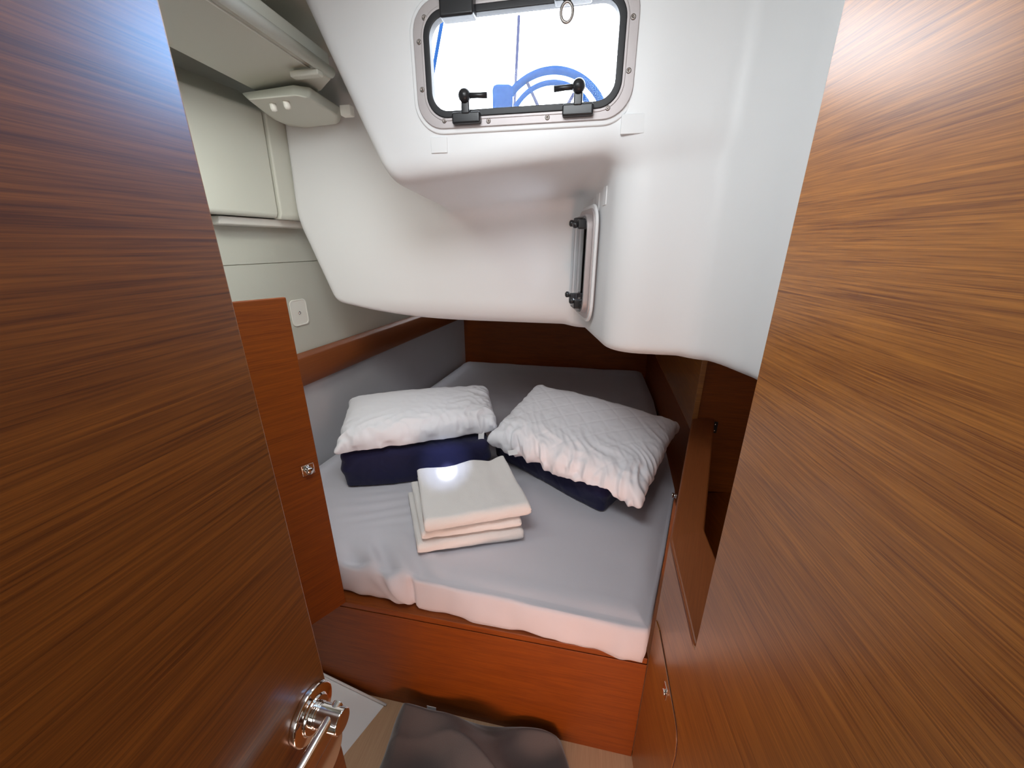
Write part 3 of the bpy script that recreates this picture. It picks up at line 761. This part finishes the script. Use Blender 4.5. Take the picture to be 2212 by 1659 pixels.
def quilted(name, c, ang, w, d, h, label, seed):
    nn_ = (72, 48, 18); ca, sa = math.cos(ang), math.sin(ang); vs = []; fs = []; idx = {}
    def vert(i, j, k):
        key = (i, j, k)
        if key in idx: return idx[key]
        p = Vector(((i/nn_[0]-.5)*w, (j/nn_[1]-.5)*d, (k/nn_[2]-.5)*h)); rr = min(.034, h*.45)
        inn = Vector((max(-w/2+rr, min(w/2-rr, p.x)), max(-d/2+rr, min(d/2-rr, p.y)), max(-h/2+rr, min(h/2-rr, p.z))))
        dv = p-inn; n = dv.normalized() if dv.length > 1e-7 else Vector((0, 0, 1))
        q = inn+n*min(rr, max(dv.length, rr) if dv.length > 1e-7 else 0)
        X, Y, Z = q
        u1 = (X+Y*.6+Z*1.0)/.105; u2 = (X-Y*.6-Z*1.0)/.105
        g = min(abs(u1 % 1-.5), abs(u2 % 1-.5))
        disp = -.0035*max(0, 1-g/.06) + .006*noise.noise(Vector((X*8, Y*8, Z*9+seed)))+.002*noise.noise(Vector((X*26, Y*26, Z*20+seed)))
        disp += -.010*math.exp(-((abs(X)-w/2)/.05)**2)*abs(math.sin(Z/h*6))
        q = q+n*disp
        z = q.z+h/2
        if n.z < -.5: z = max(z, 0)*.2
        z += .010*noise.noise(Vector((X*3, Y*3, seed+3)))*(z/h)
        idx[key] = len(vs); vs.append(Vector((c[0]+q.x*ca-q.y*sa, c[1]+q.x*sa+q.y*ca, c[2]+max(z, 0)))); return idx[key]
    a, b, e = nn_
    for i in range(a):
        for j in range(b):
            for k in (0, e): fs.append((vert(i, j, k), vert(i+1, j, k), vert(i+1, j+1, k), vert(i, j+1, k)))
    for i in range(a):
        for k in range(e):
            for j in (0, b): fs.append((vert(i, j, k), vert(i+1, j, k), vert(i+1, j, k+1), vert(i, j, k+1)))
    for j in range(b):
        for k in range(e):
            for i in (0, a): fs.append((vert(i, j, k), vert(i, j+1, k), vert(i, j+1, k+1), vert(i, j, k+1)))
    return mesh_obj(name, vs, fs, M['navy'], smooth=True, sub=1, label=label, cat='pillow')
navA = (Vector((-.67, 1.284, 0))+Vector((-.085, 1.386, 0)))/2; dA = math.atan2(.102, .585)
cA = navA+Vector((-math.sin(dA), math.cos(dA), 0))*.205
quilted('navy_pillow', (cA.x, cA.y, MZ+.005), dA, .60, .40, .155, 'navy blue quilted pillow lying under the left white pillow', 1)
navB = (Vector((-.094, 1.556, 0))+Vector((.322, 1.133, 0)))/2; dB = math.atan2(-.423, .416)
cB = navB+Vector((-math.sin(dB), math.cos(dB), 0))*.185
quilted('navy_pillow', (cB.x, cB.y, MZ+.005), dB, .60, .37, .145, 'navy blue quilted pillow lying under the right white pillow', 5)

# ------------------------------------------------------------------ folded towels
def towel(c4, z0, h, label, seed, lift=0, group='folded white towels stacked on the bed'):
    # c4: front-left, front-right, back-right, back-left (x, y)
    c4 = [Vector((a, b, 0)) for a, b in c4]
    # cross-section (v depth 0..1, z 0..1): folded cloth, fold at the front, two layers with a gap behind
    sec = []
    def arc(cv, cz, rv, rz, a0, a1, n):
        for k in range(n+1):
            a = math.radians(a0+(a1-a0)*k/n); sec.append((cv+rv*math.cos(a), cz+rz*math.sin(a)))
    arc(.07, .5, .07, .5, 270, 90, 14)                       # front fold (outer)
    for v in np.linspace(.12, .95, 22): sec.append((v, 1.0))
    arc(.96, .77, .04, .23, 90, -90, 8)
    for v in np.linspace(.93, .14, 18): sec.append((v, .53))
    arc(.13, .5, .02, .03, 90, 270, 4)
    for v in np.linspace(.14, .93, 18): sec.append((v, .47))
    arc(.96, .23, .04, .23, 90, -90, 8)
    for v in np.linspace(.95, .10, 22): sec.append((v, .0))
    ns = len(sec); nu = 56; vs = []; fs = []
    for i in range(nu+1):
        u = i/nu; en = min(u, 1-u)
        rnd = 1-.22*max(0, 1-en/.035)**2
        for (v, z) in sec:
            zz = .5+(z-.5)*rnd
            vv = v
            p = lerp(lerp(c4[0], c4[1], u), lerp(c4[3], c4[2], u), vv)
            bulge = 1+.16*math.sin(math.pi*min(max(v, 0), 1))*0+.10*noise.noise(Vector((u*3, v*3, seed)))
            dz = lift*max(v, 0)**2*(.25*math.exp(-((u-.05)/.14)**2)+.55*math.exp(-((u-.6)/.16)**2)+1.0*u**5)-lift*.25*v*math.exp(-((u-.82)/.06)**2)
            Zp = z0+h*zz*bulge+dz+.0018*noise.noise(Vector((u*11, v*11, seed+4)))
            side = .004*noise.noise(Vector((z*6, v*5, seed+9+u)))
            d = (c4[1]-c4[0]).normalized(); f = (c4[0]-c4[3]).normalized()
            q = p+d*side*(1 if en < .05 else .2)+f*.003*noise.noise(Vector((u*5, z*3, seed+2)))
            # front edge slightly wavy
            q.z = max(Zp, z0+.0005) if z0 <= MZ+.001 else Zp
            vs.append(q)
    for i in range(nu):
        for k in range(ns):
            fs.append((i*ns+k, i*ns+(k+1) % ns, (i+1)*ns+(k+1) % ns, (i+1)*ns+k))
    fs += [tuple(range(ns))[::-1], tuple(range(nu*ns, (nu+1)*ns))]
    return mesh_obj('folded_towel', vs, fs, M['towel'], smooth=True, label=label, cat='towel', group=group)
towel([(-.292, .945), (.038, 1.008), (-.035, 1.29), (-.392, 1.225)], MZ+.005, .041, 'folded white towel at the bottom of the stack on the grey sheet', 1)
towel([(-.278, .955), (.030, 1.015), (-.040, 1.285), (-.378, 1.232)], MZ+.0505, .034, 'folded white towel in the middle of the stack of three', 5)
towel([(-.262, .938), (.062, 1.022), (-.035, 1.300), (-.350, 1.225)], MZ+.090, .050, 'folded white towel on top of the stack, brightly lit', 12, lift=.022)

# ------------------------------------------------------------------ grey blanket on the floor
nx, ny = 120, 90; vs = []; fs = []
bc = [onZ(868, 1522, .02), onZ(1222, 1592, .02), Vector((.20, .30, .02)), Vector((-.46, .36, .02))]
for j in range(ny+1):
    for i in range(nx+1):
        u, v = i/nx, j/ny
        p = lerp(lerp(bc[0], bc[1], u), lerp(bc[3], bc[2], u), v)
        e = min(u, 1-u, v, 1-v); rise = min(1, e/.07)**.5
        x, y = p.x, p.y
        z = .06*rise+rise*(.075*noise.noise(Vector((x*6+y*3, y*8, 1)))+.034*(1-abs(math.sin(x*7+y*11+2.5*noise.noise(Vector((x*3, y*3, 7)))))))
        w = .012*noise.noise(Vector((x*7, y*7, 3)))
        if math.hypot(u-.5, v-.5) > .62:
            k = (math.hypot(u-.5, v-.5)-.62)*.35; p = p+(Vector((bc[0]+bc[2])/2)-p)*k
        vs.append(Vector((p.x+w, p.y+w*.3-.004, max(.004, z))))
for j in range(ny):
    for i in range(nx): fs.append((j*(nx+1)+i, j*(nx+1)+i+1, (j+1)*(nx+1)+i+1, (j+1)*(nx+1)+i))
lp = [i for i in range(nx+1)]+[(j)*(nx+1)+nx for j in range(1, ny+1)]+[ny*(nx+1)+i for i in range(nx-1, -1, -1)]+[j*(nx+1) for j in range(ny-1, 0, -1)]
b0 = len(vs)
for k in lp: vs.append(Vector((vs[k].x, vs[k].y, .001)))
for k in range(len(lp)): fs.append((lp[k], lp[(k+1) % len(lp)], b0+(k+1) % len(lp), b0+k))
fs.append(tuple(b0+k for k in range(len(lp))))
bk = mesh_obj('folded_blanket', vs, fs, M['blanket'], smooth=True, label='dark grey fleece blanket bunched on the floor in front of the berth', cat='blanket')
c = onP(932, 1531, (0, frontY(0)-.022, 0), V)
MB().prism([c-U*.016-ZUP*.006, c+U*.016-ZUP*.006, c+U*.017+ZUP*.012, c-U*.015+ZUP*.012], -V*.0012).obj('care_label', M['tagcloth'], bk, label='white care label')

# ------------------------------------------------------------------ what stands outside, beyond the portlight
def OY(px, py, y): return onY(px, py, y)
wy = 3.4
wc = OY(1190, 290, wy); rim = (OY(1190, 146, wy)-wc).length
wh = empty('steering_wheel', wc, label='hazy blue steering wheel in the cockpit, seen through the window', cat='steering wheel')
wx = Vector((1, -.12, 0)).normalized(); wz = Vector((0, .1, 1)).normalized()
MB().tube([wc+wx*math.sin(t)*rim+wz*math.cos(t)*rim for t in [2*math.pi*i/72 for i in range(72)]], .027, 12, closed=True).obj('rim', M['blue'], wh, smooth=True)
for k in range(6):
    t = math.radians(60*k-28)
    MB().tube([wc, wc+(wx*math.sin(t)+wz*math.cos(t))*rim], .012, 8).obj('spoke', M['bluesteel'], wh, smooth=True)
MB().lathe([(.05, -.03), (.06, 0), (.05, .03), (.0001, .035)], wc, (0, -1, 0), 24).obj('hub', M['bluesteel'], wh, smooth=True)
MB().tube([wc+Vector((0, .05, 0)), Vector((wc.x, wc.y+.1, 1.30))], .05, 16).obj('pedestal', M['bluesteel'], wh, smooth=True)
gc = OY(1190, 284, 3.0); r2 = (OY(1190, 174, 3.0)-gc).length
gr = empty('grab_rail', gc, label='curved blue grab rail in front of the steering wheel outside', cat='rail')
MB().tube([gc+wx*math.sin(t)*r2+wz*math.cos(t)*r2 for t in [math.pi*(-.5+i/40) for i in range(41)]], .016, 10).obj('hoop', M['blue'], gr, smooth=True)
for s in (-1, 1): MB().tube([gc+wx*s*r2, Vector((gc.x+s*r2*.98, gc.y, 1.28))], .012, 10).obj('post', M['blue'], gr, smooth=True)
c0, c1 = OY(1063, 178, 3.1), OY(1108, 226, 3.1)
MB().prism([c0, Vector((c1.x, 3.1, c0.z)), Vector((c1.x, 3.1, c1.z-.6)), Vector((c0.x, 3.1, c1.z-.6))], (0, .2, 0)).obj('instrument_pod', M['blue'], bevel=.03, label='hazy blue instrument pod left of the steering wheel outside', cat='instrument pod')
p0, p1 = OY(1121, 34, 4.6), OY(1112, 215, 4.6)
MB().tube([p0, p1+(p1-p0)*1.6], .014, 8).obj('antenna_pole', M['bluesteel'], smooth=True, label='thin grey pole standing outside, middle of the window', cat='pole')
p0, p1 = OY(956, 40, 3.4), OY(940, 130, 3.4)
MB().tube([p0+(p0-p1)*2, p1+(p1-p0)*3], .013, 8).obj('backstay', M['blue'], smooth=True, label='blue slanting stay outside, at the left edge of the window', cat='rope')

# ------------------------------------------------------------------ saloon behind the camera closes the room
MB().prism([(-1.45, -2.4, 0), (1.5, -2.4, 0), (1.5, -2.43, 0), (-1.45, -2.43, 0)], (0, 0, 2.06)).obj('wall_front', M['liner2'], kind='structure')
MB().prism([(-1.42, -2.4, 0), (-1.42, 1.6, 0), (-1.45, 1.6, 0), (-1.45, -2.4, 0)], (0, 0, 2.06)).obj('wall_saloon_left', M['liner2'], kind='structure')
MB().prism([(1.5, -2.4, 0), (1.5, 1.6, 0), (1.53, 1.6, 0), (1.53, -2.4, 0)], (0, 0, 2.06)).obj('wall_saloon_right', M['panel'], uv=((0, 1, 0), ZUP), kind='structure')

# ------------------------------------------------------------------ lights
def area(name, loc, target, sx, sy, power, col, spread=180):
    l = bpy.data.lights.new(name, 'AREA'); l.shape = 'RECTANGLE'; l.size = sx; l.size_y = sy; l.energy = power; l.color = col; l.spread = math.radians(spread)
    o = bpy.data.objects.new(name, l); C.objects.link(o); o.location = loc
    o.rotation_euler = (Vector(target)-Vector(loc)).to_track_quat('-Z', 'Y').to_euler(); return o
area('saloon_daylight', (.05, -1.5, 1.55), (.05, .9, 1.25), .9, .5, 7.5, (.96, .98, 1))
area('overhead_hatch', (-.12, .42, 1.95), (-.02, .70, 1.30), .42, .28, 5.6, (.92, .97, 1))
area('sole_bounce_fill', (.10, -.28, .30), (.06, .8, .50), .4, .25, 4.0, (1, .60, .46), 110)  # added low warm fill, stands in for bounce off the saloon floor
area('coaming_port', (.478, .62, 1.84), (-.4, .30, 1.60), .22, .16, 2.2, (.22, .52, 1), 90)
area('left_lining_fill', (-.62, .85, 1.87), (-.75, 1.25, 1.3), .25, .14, 1.6, (.98, 1, .93), 120)  # added fill lamp hidden behind the door edge, brightens the left lining
sp_ = bpy.data.lights.new('towel_spot', 'SPOT'); sp_.energy = 330; sp_.spot_size = math.radians(3.1); sp_.spot_blend = .9; sp_.shadow_soft_size = .01; sp_.color = (.9, .95, 1)  # narrow spot added near the camera for the bright patch on the towels
so = bpy.data.objects.new('towel_spot', sp_); C.objects.link(so); so.location = (-.03, .02, 1.54)
tg = onZ(966, 1018, .71); so.rotation_euler = (tg-so.location).to_track_quat('-Z', 'Y').to_euler()

sp2 = bpy.data.lights.new('towel_halo_fill', 'SPOT'); sp2.energy = 95; sp2.spot_size = math.radians(9); sp2.spot_blend = 1; sp2.shadow_soft_size = .01; sp2.color = (.55, .66, 1)  # wider blue spot added to imitate the halo on the navy pillow
so2 = bpy.data.objects.new('towel_halo_fill', sp2); C.objects.link(so2); so2.location = so.location
so2.rotation_euler = (onZ(962, 1004, .68)-so.location).to_track_quat('-Z', 'Y').to_euler()

w = bpy.data.worlds.new('World'); bpy.context.scene.world = w; w.use_nodes = True
nt = w.node_tree; bg = nt.nodes['Background']
sky = nt.nodes.new('ShaderNodeTexSky'); sky.sky_type = 'HOSEK_WILKIE'; sky.turbidity = 6; sky.sun_direction = (-.3, -.5, .8); sky.ground_albedo = .6
mx = nt.nodes.new('ShaderNodeMix'); mx.data_type = 'RGBA'; mx.inputs['Factor'].default_value = .15; mx.inputs['A'].default_value = (.93, .96, 1, 1)
nt.links.new(sky.outputs[0], mx.inputs['B']); nt.links.new(mx.outputs['Result'], bg.inputs['Color']); bg.inputs['Strength'].default_value = 14.0

# ------------------------------------------------------------------ camera
cd = bpy.data.cameras.new('Camera'); co = bpy.data.objects.new('Camera', cd); C.objects.link(co)
cd.sensor_width = 36; cd.sensor_fit = 'HORIZONTAL'; cd.lens = 36*F_/W_; cd.clip_start = .02
co.location = CAM; co.rotation_euler = (math.radians(90)-PITCH, 0, 0)
sc = bpy.context.scene; sc.camera = co
sc.view_settings.view_transform = 'Standard'; sc.view_settings.look = 'None'; sc.view_settings.gamma = 1; sc.view_settings.exposure = 0.0
try: sc.view_settings.use_curve_mapping = False
except Exception: pass
